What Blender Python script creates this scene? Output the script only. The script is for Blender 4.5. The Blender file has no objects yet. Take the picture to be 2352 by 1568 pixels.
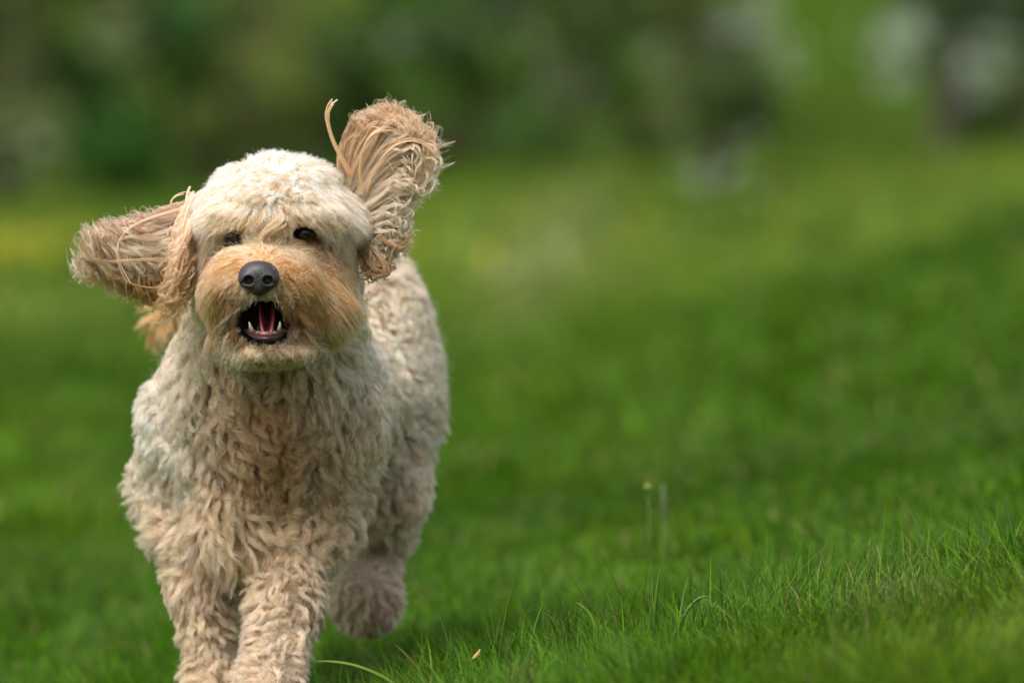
import bpy, math, random
import numpy as np
from mathutils import Vector, noise as mnoise

random.seed(7)
rng = np.random.default_rng(11)
S = bpy.context.scene
COL = S.collection
R = math.radians

# ------------------------------------------------------------------ camera
CAMY, CAMZ, PITCH = -6.55, 0.752, math.atan(684 / 13067.0)
FPX = 13067.0                       # focal length in units of a 2352 px wide frame
cd = bpy.data.cameras.new('camera')
cam = bpy.data.objects.new('camera', cd)
COL.objects.link(cam)
cam.location = (0, CAMY, CAMZ)
cam.rotation_euler = (math.pi / 2 - PITCH, 0, 0)
cd.sensor_width = 36.0
cd.lens = 200.0
cd.clip_start = 0.05
cd.clip_end = 2000
cd.dof.use_dof = True
cd.dof.focus_distance = 6.55
cd.dof.aperture_fstop = 2.8
S.camera = cam

# ------------------------------------------------------------------ light
SUN_EL, SUN_AZ = R(58), R(215)      # azimuth measured from +Y towards +X
w = bpy.data.worlds.new('World')
S.world = w
w.use_nodes = True
nt = w.node_tree
bg = nt.nodes['Background']
sky = nt.nodes.new('ShaderNodeTexSky')
sky.sky_type = 'NISHITA'
sky.sun_disc = False
sky.sun_elevation = SUN_EL
sky.sun_rotation = SUN_AZ
sky.dust_density = 4.0
sky.air_density = 1.0
veil = nt.nodes.new('ShaderNodeHueSaturation')      # thin cloud takes the blue out of the skylight
veil.inputs['Saturation'].default_value = 0.30
nt.links.new(sky.outputs[0], veil.inputs['Color'])
nt.links.new(veil.outputs[0], bg.inputs[0])
bg.inputs[1].default_value = 0.15
ld = bpy.data.lights.new('sun', 'SUN')
ld.energy = 2.5
ld.angle = R(45)
ld.color = (1.0, 0.95, 0.87)
sun = bpy.data.objects.new('sun', ld)
COL.objects.link(sun)
sdir = Vector((math.sin(SUN_AZ) * math.cos(SUN_EL), math.cos(SUN_AZ) * math.cos(SUN_EL), math.sin(SUN_EL)))
sun.rotation_euler = sdir.to_track_quat('Z', 'Y').to_euler()
sun.location = (-3, -3, 6)
S.view_settings.view_transform = 'Standard'
S.view_settings.look = 'None'
S.view_settings.exposure = 0.66
S.view_settings.gamma = 1.0
S.render.engine = 'CYCLES'
S.cycles.max_bounces = 10
S.cycles.diffuse_bounces = 4
S.cycles.glossy_bounces = 4
S.cycles.transmission_bounces = 8
S.cycles.sample_clamp_indirect = 6
S.cycles.use_adaptive_sampling = False
S.cycles.denoising_prefilter = 'ACCURATE'

# ------------------------------------------------------------------ helpers
CP, SP = math.cos(PITCH), math.sin(PITCH)


def W(px, py, y):
    """World point seen at photo position (2352 px frame) in the vertical plane y."""
    a = (np.asarray(px, float) - 1176) / FPX
    b = -(np.asarray(py, float) - 784) / FPX
    dx, dy, dz = a, CP + b * SP, -SP + b * CP
    t = (np.asarray(y, float) - CAMY) / dy
    return np.stack(np.broadcast_arrays(dx * t, np.asarray(y, float) + 0 * t, CAMZ + dz * t), -1)


def proj(P):
    """Inverse of W: photo coordinates of world points (used to lay out coat regions)."""
    d = P - np.array((0, CAMY, CAMZ))
    depth = d[..., 1] * CP - d[..., 2] * SP
    up = d[..., 1] * SP + d[..., 2] * CP
    return 1176 + FPX * d[..., 0] / depth, 784 - FPX * up / depth


def nrm(v):
    return v / np.maximum(np.linalg.norm(v, axis=-1, keepdims=True), 1e-9)


def smooth01(x, a, b):
    t = np.clip((x - a) / (b - a), 0, 1)
    return t * t * (3 - 2 * t)


def tag(o, label=None, cat=None, group=None, kind=None):
    if label: o['label'] = label
    if cat: o['category'] = cat
    if group: o['group'] = group
    if kind: o['kind'] = kind
    return o


def mesh_np(name, V, F, mat=None, parent=None, smooth=True, cols=None):
    """V (n,3), F (m,k) numpy -> object. cols: per-vertex colour (n,3)."""
    me = bpy.data.meshes.new(name)
    V = np.ascontiguousarray(V, np.float32)
    F = np.ascontiguousarray(F, np.int32)
    m, k = F.shape
    me.vertices.add(len(V)); me.vertices.foreach_set('co', V.ravel())
    me.loops.add(m * k); me.loops.foreach_set('vertex_index', F.ravel())
    me.polygons.add(m)
    me.polygons.foreach_set('loop_start', np.arange(0, m * k, k, dtype=np.int32))
    me.polygons.foreach_set('use_smooth', np.full(m, smooth))
    me.update(calc_edges=True)
    if cols is not None:
        at = me.color_attributes.new('tint', 'FLOAT_COLOR', 'POINT')
        c4 = np.ones((len(V), 4), np.float32); c4[:, :3] = cols
        at.data.foreach_set('color', c4.ravel())
    if mat: me.materials.append(mat)
    o = bpy.data.objects.new(name, me)
    COL.objects.link(o)
    if parent: o.parent = parent
    return o


def empty(name, loc=(0, 0, 0)):
    o = bpy.data.objects.new(name, None)
    o.location = loc
    o.empty_display_size = 0.1
    COL.objects.link(o)
    return o


def child(o, parent):
    """parent o to an Empty that has only a translation, keeping o where it is"""
    o.parent = parent
    o.matrix_parent_inverse.translation = -parent.location
    return o


# ---- materials
def new_mat(name):
    m = bpy.data.materials.new(name)
    m.use_nodes = True
    n = m.node_tree
    return m, n, n.nodes['Principled BSDF'], n.nodes['Material Output']


def leaf_mat(name, attr='tint', rough=0.55, trans=0.35, spec=0.4, noise_scale=None):
    m, n, b, out = new_mat(name)
    a = n.nodes.new('ShaderNodeAttribute'); a.attribute_name = attr
    b.inputs['Roughness'].default_value = rough
    b.inputs['Specular IOR Level'].default_value = spec
    n.links.new(a.outputs['Color'], b.inputs['Base Color'])
    t = n.nodes.new('ShaderNodeBsdfTranslucent')
    mx = n.nodes.new('ShaderNodeMixShader'); mx.inputs[0].default_value = trans
    g = n.nodes.new('ShaderNodeHueSaturation'); g.inputs['Value'].default_value = 1.3
    n.links.new(a.outputs['Color'], g.inputs['Color'])
    n.links.new(g.outputs[0], t.inputs['Color'])
    n.links.new(b.outputs[0], mx.inputs[1]); n.links.new(t.outputs[0], mx.inputs[2])
    n.links.new(mx.outputs[0], out.inputs['Surface'])
    return m


def plain_mat(name, col, rough=0.5, spec=0.5, noise_amt=0.0, noise_scale=200, coat=0.0, bump=0.0, sss=0.0):
    m, n, b, out = new_mat(name)
    b.inputs['Roughness'].default_value = rough
    b.inputs['Specular IOR Level'].default_value = spec
    b.inputs['Coat Weight'].default_value = coat
    b.inputs['Coat Roughness'].default_value = 0.15
    tc = n.nodes.new('ShaderNodeTexCoord')
    no = n.nodes.new('ShaderNodeTexNoise'); no.inputs['Scale'].default_value = noise_scale
    n.links.new(tc.outputs['Object'], no.inputs['Vector'])
    rp = n.nodes.new('ShaderNodeMapRange')
    rp.inputs['From Min'].default_value = 0.3; rp.inputs['From Max'].default_value = 0.7
    rp.inputs['To Min'].default_value = 1 - noise_amt; rp.inputs['To Max'].default_value = 1 + noise_amt
    n.links.new(no.outputs[0], rp.inputs['Value'])
    hs = n.nodes.new('ShaderNodeHueSaturation'); hs.inputs['Color'].default_value = (*col, 1)
    n.links.new(rp.outputs[0], hs.inputs['Value'])
    n.links.new(hs.outputs[0], b.inputs['Base Color'])
    if bump:
        bp = n.nodes.new('ShaderNodeBump'); bp.inputs['Strength'].default_value = bump
        bp.inputs['Distance'].default_value = 0.001
        n.links.new(no.outputs[0], bp.inputs['Height']); n.links.new(bp.outputs[0], b.inputs['Normal'])
    if sss:
        b.inputs['Subsurface Weight'].default_value = sss
        b.inputs['Subsurface Radius'].default_value = (0.006, 0.002, 0.001)
        b.inputs['Subsurface Scale'].default_value = 1.0
    return m


def vnoise(P, scale, seed=0):
    """cheap smooth value noise, vectorised; P (n,2 or 3)"""
    P = np.asarray(P, float) * scale + seed * 17.3
    i = np.floor(P).astype(np.int64); f = P - i
    f = f * f * (3 - 2 * f)
    D = P.shape[-1]
    out = 0
    for c in range(2 ** D):
        off = [(c >> k) & 1 for k in range(D)]
        h = np.zeros(P.shape[:-1], np.int64)
        wgt = 1.0
        for k in range(D):
            h = h * 1619 + (i[..., k] + off[k]) * (31337 if k == 0 else 6971 if k == 1 else 1013)
            wgt = wgt * (f[..., k] if off[k] else 1 - f[..., k])
        h = (h ^ (h >> 13)) * 1274126177
        h = (h ^ (h >> 16)) & 0xffff
        out = out + wgt * (h / 65535.0)
    return out


# ------------------------------------------------------------------ terrain
def H(x, y):
    x = np.asarray(x, float); y = np.asarray(y, float)
    # cross slope near the dog: rises to the right of the picture
    zx = np.interp(x, [-3, -1.2, -.6, -.3, -.09, .21, .55, 1.2, 3, 8], [-.30, -.19, -.12, -.080, .010, .062, .140, .26, .42, .6])
    near = zx - 0.055 * smooth01(y, .05, .7) * smooth01(x, -.5, 0)
    # swell in the middle distance on the right
    far = -0.10 + 0.028 * np.clip(x, -8, 12) + .035 * np.clip(x - .8, 0, 10)
    z = near * (1 - smooth01(y, 1.2, 7)) + far * smooth01(y, 1.2, 7)
    z = z + 0.34 * np.clip((x + .1) / 1.4, 0, 1.6) * np.exp(-((y - 7.5) / 2.8) ** 2)
    # bank rising behind the shrubs
    z = z + 0.30 * np.clip(y - 33, 0, 40) * smooth01(y, 32, 38)
    z = z + 0.012 * (vnoise(np.stack([x, y], -1), 1.7) - .5) + .006 * (vnoise(np.stack([x, y], -1), 7.0, 3) - .5)
    z = z + 0.10 * (vnoise(np.stack([x, y], -1), .22, 5) - .5) * smooth01(y, 3, 10)
    return z


def build_ground():
    # one sheet, fine near the camera, reaching far behind the shrubs
    xs = np.concatenate([np.linspace(-160, -6, 22)[:-1], np.linspace(-6, -1.5, 40)[:-1], np.linspace(-1.5, 1.5, 130)[:-1],
                         np.linspace(1.5, 6, 40)[:-1], np.linspace(6, 160, 22)])
    ys = np.concatenate([np.linspace(-40, -7, 12)[:-1], np.linspace(-7, -1.8, 30)[:-1], np.linspace(-1.8, 2.5, 180)[:-1],
                         np.linspace(2.5, 14, 90)[:-1], np.linspace(14, 60, 80)[:-1], np.linspace(60, 260, 20)])
    X, Y = np.meshgrid(xs, ys, indexing='ij')
    Z = H(X, Y)
    V = np.stack([X, Y, Z], -1).reshape(-1, 3)
    nx, ny = X.shape
    i = np.arange(nx * ny).reshape(nx, ny)
    F = np.stack([i[:-1, :-1], i[1:, :-1], i[1:, 1:], i[:-1, 1:]], -1).reshape(-1, 4)
    m, n, b, out = new_mat('meadow_turf')
    b.inputs['Roughness'].default_value = 0.9
    b.inputs['Specular IOR Level'].default_value = 0.04
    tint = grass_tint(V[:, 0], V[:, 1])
    a = n.nodes.new('ShaderNodeAttribute'); a.attribute_name = 'tint'
    tc = n.nodes.new('ShaderNodeTexCoord')
    no = n.nodes.new('ShaderNodeTexNoise'); no.inputs['Scale'].default_value = 6; no.inputs['Detail'].default_value = 8
    n.links.new(tc.outputs['Object'], no.inputs['Vector'])
    rp = n.nodes.new('ShaderNodeMapRange'); rp.inputs['From Min'].default_value = .3; rp.inputs['From Max'].default_value = .7
    rp.inputs['To Min'].default_value = .65; rp.inputs['To Max'].default_value = 1.25
    n.links.new(no.outputs[0], rp.inputs['Value'])
    hs = n.nodes.new('ShaderNodeHueSaturation')
    n.links.new(a.outputs['Color'], hs.inputs['Color']); n.links.new(rp.outputs[0], hs.inputs['Value'])
    n.links.new(hs.outputs[0], b.inputs['Base Color'])
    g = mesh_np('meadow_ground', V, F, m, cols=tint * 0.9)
    tag(g, 'sloping green meadow turf under the dog', 'ground', kind='structure')
    return g


def grass_tint(x, y):
    """colour of the sward at a place: lush deep green, yellower dry areas, flowery patches further off, shade tinted onto the near bank"""
    P = np.stack([x, y], -1)
    P2 = np.stack([np.asarray(x) * 1.0, np.asarray(y) * .35], -1)
    n1 = vnoise(P2, .9, 1) * .6 + vnoise(P2, 2.3, 2) * .4
    n2 = vnoise(P2, .35, 4)
    n3 = vnoise(P, 5, 6)
    deep = np.array((.044, .108, .003)); mid = np.array((.092, .178, .006)); yel = np.array((.130, .200, .018)); pale = np.array((.15, .165, .06))
    t = smooth01(n1, .25, 1.1)[..., None]
    c = deep * (1 - t) + mid * t
    far = smooth01(np.asarray(y), 5, 16)
    # the far meadow is older, yellower grass
    t = (far * smooth01(n2 * .5 + .5 * n1, .15, .7))[..., None] * .85
    c = c * (1 - t) + yel * t
    bank_shade = (smooth01(np.asarray(y), 1.5, 4) * (1 - smooth01(np.asarray(y), 7, 9)) * smooth01(np.asarray(x), .0, .6))[..., None] * .75  # shaded face of the right-hand swell, put into the grass colour
    c = c * (1 - bank_shade) + deep * bank_shade
    t = (smooth01(n3, .72, .95) * smooth01(n2, .4, .7) * (.25 + .5 * far))[..., None]
    c = c * (1 - t) + pale * t
    # a worn pale strip crossing the far meadow
    strip = np.exp(-((np.asarray(x) - .0 - .022 * (np.asarray(y) - 9)) / (.08 + .008 * np.asarray(y))) ** 2) * smooth01(np.asarray(y), 7, 14) * (1 - smooth01(np.asarray(y), 24, 28))
    c = c * (1 - .55 * strip[..., None]) + pale * 1.25 * .55 * strip[..., None]
    pt = (np.exp(-((np.asarray(x) - .52) / .22) ** 2 - ((np.asarray(y) + .75) / .4) ** 2) * .6)[..., None]
    c = c * (1 - pt) + yel * .9 * pt
    # darker long grass on the bank behind
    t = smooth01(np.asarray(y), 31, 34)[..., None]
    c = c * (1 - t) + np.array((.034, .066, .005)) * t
    return c


# ------------------------------------------------------------------ grass
def blades(n, xr, yr, hgt, wid, seg=3, dens_fn=None, tintmul=1.0, seed=0, lean=.45):
    r = np.random.default_rng(seed)
    x = r.uniform(*xr, n); y = r.uniform(*yr, n)
    if dens_fn is not None:
        k = r.random(n) < dens_fn(x, y)
        x, y = x[k], y[k]
    n = len(x)
    P = np.stack([x, y], -1)
    clump = .55 + .9 * vnoise(P, 14, 3) * (.5 + vnoise(P, 3.2, 9))
    h = hgt * clump * r.gamma(9, 1 / 9., n)
    h = np.minimum(h, hgt * 2.2)
    wd = wid * r.uniform(.6, 1.25, n)
    ang = r.uniform(0, 2 * np.pi, n)                       # facing
    la = vnoise(P, 2.5, 7) * 4 * np.pi + r.normal(0, 1.0, n)  # lean direction
    lm = lean * r.uniform(.2, 1.9, n)
    base = np.stack([x, y, H(x, y) - .003], -1)
    side = np.stack([np.cos(ang), np.sin(ang), 0 * ang], -1)
    ld_ = np.stack([np.cos(la), np.sin(la), 0 * la], -1)
    V = np.zeros((n, 2 * seg + 1, 3))
    for s in range(seg + 1):
        t = s / seg
        c = base + ld_ * (h * lm * t * t)[:, None]
        c[:, 2] += h * (t - .32 * np.minimum(lm, 1.4) * t * t)
        if s < seg:
            ww = wd * (1 - t ** 1.6) * .5
            V[:, 2 * s] = c - side * ww[:, None]; V[:, 2 * s + 1] = c + side * ww[:, None]
        else:
            V[:, 2 * seg] = c
    F = []
    for s in range(seg - 1):
        F.append((2 * s, 2 * s + 1, 2 * s + 3)); F.append((2 * s, 2 * s + 3, 2 * s + 2))
    F.append((2 * seg - 2, 2 * seg - 1, 2 * seg))
    F = np.array(F)
    Fa = (F[None] + (np.arange(n) * (2 * seg + 1))[:, None, None]).reshape(-1, 3)
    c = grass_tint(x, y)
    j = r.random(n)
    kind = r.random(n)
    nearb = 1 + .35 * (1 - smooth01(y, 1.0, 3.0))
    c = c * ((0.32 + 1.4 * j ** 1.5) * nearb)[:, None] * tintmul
    blu = (kind > .80)[:, None]; c = np.where(blu, c * np.array((.8, 1.0, 1.7)), c)
    dry = (kind < .022)[:, None]; c = np.where(dry, np.array((.30, .24, .10)), c)
    yl = ((kind > .03) & (kind < .12))[:, None]; c = np.where(yl, c * np.array((1.7, 1.35, .8)), c)
    ca = np.repeat(c[:, None], 2 * seg + 1, 1)
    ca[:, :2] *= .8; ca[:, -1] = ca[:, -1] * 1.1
    return V.reshape(-1, 3), Fa, ca.reshape(-1, 3)


def join(parts):
    Vs, Fs, Cs, o = [], [], [], 0
    for V, F, C in parts:
        Vs.append(V); Fs.append(F + o); Cs.append(C); o += len(V)
    return np.concatenate(Vs), np.concatenate(Fs), np.concatenate(Cs)


GRASS = leaf_mat('grass_blade', rough=.5, trans=.40, spec=.18)


def build_grass():
    wedge = lambda x, y: (np.abs(x) < (y + 6.9) * .105 + .12) * 1.0
    parts = [
        blades(170000, (-.9, .95), (-1.75, .9), .034, .0026, 3, wedge, 1, 1, .7),
        blades(60000, (-.9, .95), (-1.2, .9), .046, .0023, 4, wedge, 1, 2, .5),
        blades(5000, (-.9, .95), (-.6, .9), .066, .0024, 5, lambda x, y: wedge(x, y) * (vnoise(np.stack([x, y], -1), 4, 8) > .5), 1.05, 3, .5),
        blades(80000, (-1.3, 1.3), (.9, 3.5), .032, .004, 2, wedge, 1, 4, .6),
        blades(90000, (-2.2, 2.2), (3.5, 12), .045, .008, 2, wedge, 1, 5, .6),
        blades(60000, (-4.6, 4.6), (12, 34), .07, .02, 2, wedge, 1, 6, .6),
    ]
    V, F, C = join(parts)
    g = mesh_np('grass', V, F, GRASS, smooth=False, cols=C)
    tag(g, 'short green grass covering the whole meadow', 'grass', kind='stuff')


# ------------------------------------------------------------------ shrubs
LEAF = leaf_mat('shrub_leaf', rough=.6, trans=.25, spec=.3)
PETAL = leaf_mat('blossom_petal', rough=.7, trans=.3, spec=.2)
BARK = plain_mat('bark', (.09, .07, .05), .9, .2, .3, 30, bump=.6)


def quads(P, Nn, size, cols, r):
    n = len(P)
    a = r.uniform(0, 2 * np.pi, n)
    t = nrm(np.cross(Nn, r.normal(size=(n, 3))))
    b = np.cross(Nn, t)
    s = size[:, None]
    V = np.stack([P - t * s, P - b * s * .55, P + t * s, P + b * s * .55], 1)
    F = np.arange(n * 4).reshape(n, 4)
    return V.reshape(-1, 3), F, np.repeat(cols, 4, 0)


def tube_np(pts, rad, sides=8):
    pts = np.asarray(pts, float); n = len(pts)
    T = nrm(np.gradient(pts, axis=0))
    up = np.array((0.3, 1, .2)); A = nrm(np.cross(T, up)); B = np.cross(T, A)
    th = np.arange(sides) * 2 * np.pi / sides
    V = pts[:, None] + np.asarray(rad)[:, None, None] * (np.cos(th)[None, :, None] * A[:, None] + np.sin(th)[None, :, None] * B[:, None])
    i = np.arange(n * sides).reshape(n, sides)
    j = np.roll(i, -1, 1)
    F = np.stack([i[:-1], j[:-1], j[1:], i[1:]], -1).reshape(-1, 4)
    V = V.reshape(-1, 3)
    V = np.concatenate([V, pts[:1], pts[-1:]])
    c0, c1 = len(V) - 2, len(V) - 1
    cap = [(c0, j[0, k], i[0, k], i[0, k]) for k in range(sides)] + [(c1, i[-1, k], j[-1, k], j[-1, k]) for k in range(sides)]
    return V, F, cap


def make_tube(name, pts, rad, mat, parent=None, sides=8):
    V, F, cap = tube_np(pts, rad, sides)
    me = bpy.data.meshes.new(name)
    faces = [tuple(f) for f in F] + [c[:3] for c in cap]
    me.from_pydata([tuple(v) for v in V], [], faces)
    for p in me.polygons: p.use_smooth = True
    me.materials.append(mat)
    o = bpy.data.objects.new(name, me); COL.objects.link(o)
    if parent: child(o, parent)
    return o


def shrub(name, cx, cy, wid, dep, hgt, n, base_col, label, cat, seed, blossom=0, bpts=(), light=1.0, group=None, low=.0):
    r = np.random.default_rng(seed)
    z0 = float(H(cx, cy))
    root = empty(name, (cx, cy, z0))
    tag(root, label, cat, group)
    # crown: clumps spread through a lumpy volume
    nc = max(14, int(wid * hgt * 9))
    u = r.uniform(-1, 1, (nc * 4, 3)); u = u[(u ** 2).sum(1) < 1][:nc]
    cc = u * np.array((wid * .5, dep * .5, hgt * .5)) + np.array((cx, cy, z0 + hgt * (.52 + low)))
    cr = r.uniform(.12, .34, len(cc)) * (wid / 2) ** .3
    n = int(n * 1.0); base_col = np.array(base_col) * np.array((.95, 1.10, .85))
    k = r.integers(0, len(cc), n)
    d = nrm(r.normal(size=(n, 3))) * (r.random(n) ** .45)[:, None]
    P = cc[k] + d * cr[k][:, None]
    g = H(P[:, 0], P[:, 1])
    ok = P[:, 2] > g + .015
    P, d, k = P[ok], d[ok], k[ok]
    kc = np.array(base_col) * r.uniform(.5, 1.55, (len(cc), 1)) * np.array((1, 1, 1)) + r.normal(0, .006, (len(cc), 3))
    kc = np.maximum(kc, .004)
    col = kc[k] * r.uniform(.6, 1.5, (len(P), 1)) * light
    Nn = nrm(nrm(d + 1e-6) * .6 + r.normal(size=P.shape) * .7 + np.array((0, 0, .4)))
    V, F, C = quads(P, Nn, r.uniform(.02, .045, len(P)), col, r)
    child(mesh_np('crown', V, F, LEAF, smooth=False, cols=C), root)
    # trunk with limbs
    lim = []
    base = np.array((cx, cy, z0 - .05))
    for q in range(5):
        e = cc[r.integers(0, len(cc))]
        mid = base * .5 + e * .5 + r.normal(0, .08, 3)
        t = np.linspace(0, 1, 7)[:, None]
        pts = (1 - t) ** 2 * base + 2 * t * (1 - t) * mid + t ** 2 * e
        Vt, Ft, cap = tube_np(pts, np.linspace(.045, .008, 7), 6)
        lim.append((Vt, Ft, np.ones((len(Vt), 3))))
    V, F, C = join(lim)
    child(mesh_np('trunk', V, F, BARK, cols=C), root)
    # blossom heads
    if blossom or len(bpts):
        Q = []
        if blossom:
            q = r.integers(0, len(cc), blossom); dd = nrm(r.normal(size=(blossom, 3)) + np.array((0, -1.0, .5)))
            Q.append(np.concatenate([cc[q] + dd * cr[q][:, None] * 1.02, r.uniform(.02, .05, (blossom, 1))], 1))
        for (px, py, rad, m) in bpts:
            yy = cy - dep * .5
            c = W(px, py, yy)
            sc = (yy - CAMY) / FPX
            off = r.normal(size=(m, 3)) * .5 * rad * sc
            Q.append(np.concatenate([c + off, r.uniform(.02, .04, (m, 1))], 1))
        Q = np.concatenate(Q)
        per = 16
        PP = np.repeat(Q[:, :3], per, 0) + r.normal(size=(len(Q) * per, 3)) * np.repeat(Q[:, 3:], per, 0) * .6
        Nn = nrm(r.normal(size=PP.shape) + np.array((0, -.8, .6)))
        col = np.array((.46, .54, .44)) * r.uniform(.7, 1.05, (len(PP), 1))
        V, F, C = quads(PP, Nn, r.uniform(.008, .014, len(PP)), col, r)
        child(mesh_np('blossom', V, F, PETAL, smooth=False, cols=C), root)
    return root


def build_background():
    B = lambda px, y: float(W(px, 400, y)[0])
    G = 'shrubs along the far edge of the meadow'
    dk, md, ol, gr = (.06, .10, .02), (.08, .15, .025), (.15, .17, .035), (.12, .14, .06)
    shrub('hawthorn_shrub', B(-40, 26), 26, 1.7, 1.5, 2.1, 9000, gr, 'grey green shrub with pale blossom low at the left edge', 'shrub', 21, 14, [(60, 330, 80, 6)], group=G)
    shrub('dense_shrub', B(270, 26.5), 26.5, 1.4, 1.5, 2.0, 9000, (.045, .12, .014), 'dark lush green shrub in the hedge, above the sideways flying ear', 'shrub', 22, group=G)
    shrub('dense_shrub', B(470, 28), 28, 1.6, 1.4, 2.3, 9000, ol, 'olive green shrub above and behind the head', 'shrub', 23, 4, group=G)
    shrub('dense_shrub', B(720, 31), 31, 1.5, 1.4, 2.1, 9000, gr, 'brownish green shrub directly above the dog head', 'shrub', 24, 8, [(1180, 20, 60, 6)], group=G)
    shrub('dense_shrub', B(960, 30.5), 30.5, 1.4, 1.5, 2.1, 9000, md, 'mid green shrub beside the upright ear', 'shrub', 25, 6, [(910, 110, 70, 7)], group=G)
    shrub('dense_shrub', B(1220, 30), 30, 1.5, 1.6, 2.2, 10000, (.065, .11, .02), 'dark green shrub with deep shade at its foot, right of the ear', 'shrub', 26, 6, [(1330, 210, 70, 8), (1180, 60, 80, 7)], group=G)
    shrub('hawthorn_shrub', B(1470, 30), 30, 1.2, 1.4, 2.4, 9000, (.11, .15, .035), 'olive shrub standing between the dark shrub and the blossoming one', 'shrub', 27, 8, [(1490, 70, 60, 8)], group=G)
    shrub('hawthorn_shrub', B(1640, 23), 23, 1.05, 1.2, 2.2, 10000, (.10, .125, .045), 'greyish blossoming shrub standing forward on the grass, left of the green gap', 'shrub', 28, 10, [(1680, 45, 80, 14), (1745, 60, 70, 7), (1700, 385, 65, 7), (1610, 390, 50, 6), (1820, 120, 50, 6)], group=G)
    shrub('blossom_shrub', B(2160, 27.5), 27.5, 1.1, 1.2, 2.3, 8000, (.08, .12, .035), 'shrub covered with white blossom, right of the green gap', 'shrub', 29, 10, [(2065, 80, 70, 42), (2075, 190, 60, 10), (2240, 140, 80, 34)], group=G, low=.12)
    shrub('blossom_shrub', B(2350, 28), 28, 1.2, 1.3, 2.2, 9000, (.04, .07, .018), 'dark shrub with a few blossoms cut by the right edge', 'shrub', 30, 8, [(2290, 60, 60, 10), (2180, 340, 60, 8)], group=G)
    for k, (px, y) in enumerate([(120, 34), (600, 34.5), (1080, 34), (1400, 33.5)]):
        shrub('hedge_shrub', B(px, y), y, 2.2, 1.4, 3.0, 7000, (.10, .13, .03), ('tall back row shrub rising behind the left edge shrubs', 'tall back row shrub rising behind the dog head', 'tall back row shrub rising behind the upright ear',
              'tall back row shrub rising left of the blossoming shrub', 'shrub just outside the left edge of the picture', 'shrub just outside the right edge of the picture')[k], 'shrub', 40 + k,
              group='second row of shrubs')
    # wildflowers in the far grass
    r = np.random.default_rng(5)
    Q = []
    for (px, py, spx, spy, m, c) in [(60, 545, 80, 30, 14, 0), (110, 590, 80, 25, 4, 0), (1010, 545, 80, 25, 4, 0), (1100, 575, 80, 22, 4, 0), 
                                     (1230, 590, 90, 30, 3, 1), (1300, 500, 200, 40, 5, 0)]:
        pxs = r.normal(px, spx, m); pys = r.normal(py, spy, m)
        for a, b in zip(pxs, pys):
            ys = np.linspace(2, 33, 600); p = W(np.full(600, a), np.full(600, b), ys)
            hit = np.nonzero(p[:, 2] < H(p[:, 0], p[:, 1]) + .08)[0]
            if len(hit): Q.append((*p[hit[0]], c))
    Q = np.array(Q)
    per = 10
    PP = np.repeat(Q[:, :3], per, 0) + r.normal(size=(len(Q) * per, 3)) * .025 * np.array((1, 1, .5))
    cc = np.where(np.repeat(Q[:, 3:], per, 0) > .5, np.array((.5, .5, .38)), np.array((.62, .50, .03)))
    V, F, C = quads(PP, nrm(r.normal(size=PP.shape) * .5 + np.array((0, -.3, 1))), r.uniform(.008, .016, len(PP)), cc, r)
    tag(mesh_np('wildflowers', V, F, PETAL, smooth=False, cols=C), 'small yellow wildflowers scattered in the far grass', 'wildflowers', kind='stuff')


# ------------------------------------------------------------------ standing blades and stalks
def big_blade(pts, wid, col, label, name='grass_blade', group='tall blades rising above the lawn'):
    """pts: photo positions + depth, base first"""
    P = np.array([W(a, b, y) for a, b, y in pts])
    P[0, 2] = min(P[0, 2], float(H(P[0, 0], P[0, 1])))
    n = 15
    t = np.linspace(0, 1, n)
    if len(P) == 3:
        c = ((1 - t) ** 2)[:, None] * P[0] + (2 * t * (1 - t))[:, None] * P[1] + (t ** 2)[:, None] * P[2]
    else:
        c = ((1 - t) ** 3)[:, None] * P[0] + (3 * t * (1 - t) ** 2)[:, None] * P[1] + (3 * t * t * (1 - t))[:, None] * P[2] + (t ** 3)[:, None] * P[3]
    T = nrm(np.gradient(c, axis=0))
    side = nrm(np.cross(T, np.array((.25, 1, .15))))
    up = np.cross(side, T)
    ww = (wid * .5 * (1 - t ** 2.2) * (.75 + .5 * t))[:, None]
    V = np.stack([c - side * ww, c + up * ww * .35, c + side * ww, c - up * ww * .25], 1).reshape(-1, 3)
    i = np.arange(n * 4).reshape(n, 4); j = np.roll(i, -1, 1)
    F = np.stack([i[:-1], j[:-1], j[1:], i[1:]], -1).reshape(-1, 4)
    V[:, :] -= c[0]
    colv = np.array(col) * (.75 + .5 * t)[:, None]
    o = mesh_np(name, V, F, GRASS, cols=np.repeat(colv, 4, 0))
    o.location = c[0]
    return tag(o, label, 'grass blade', group)


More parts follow.
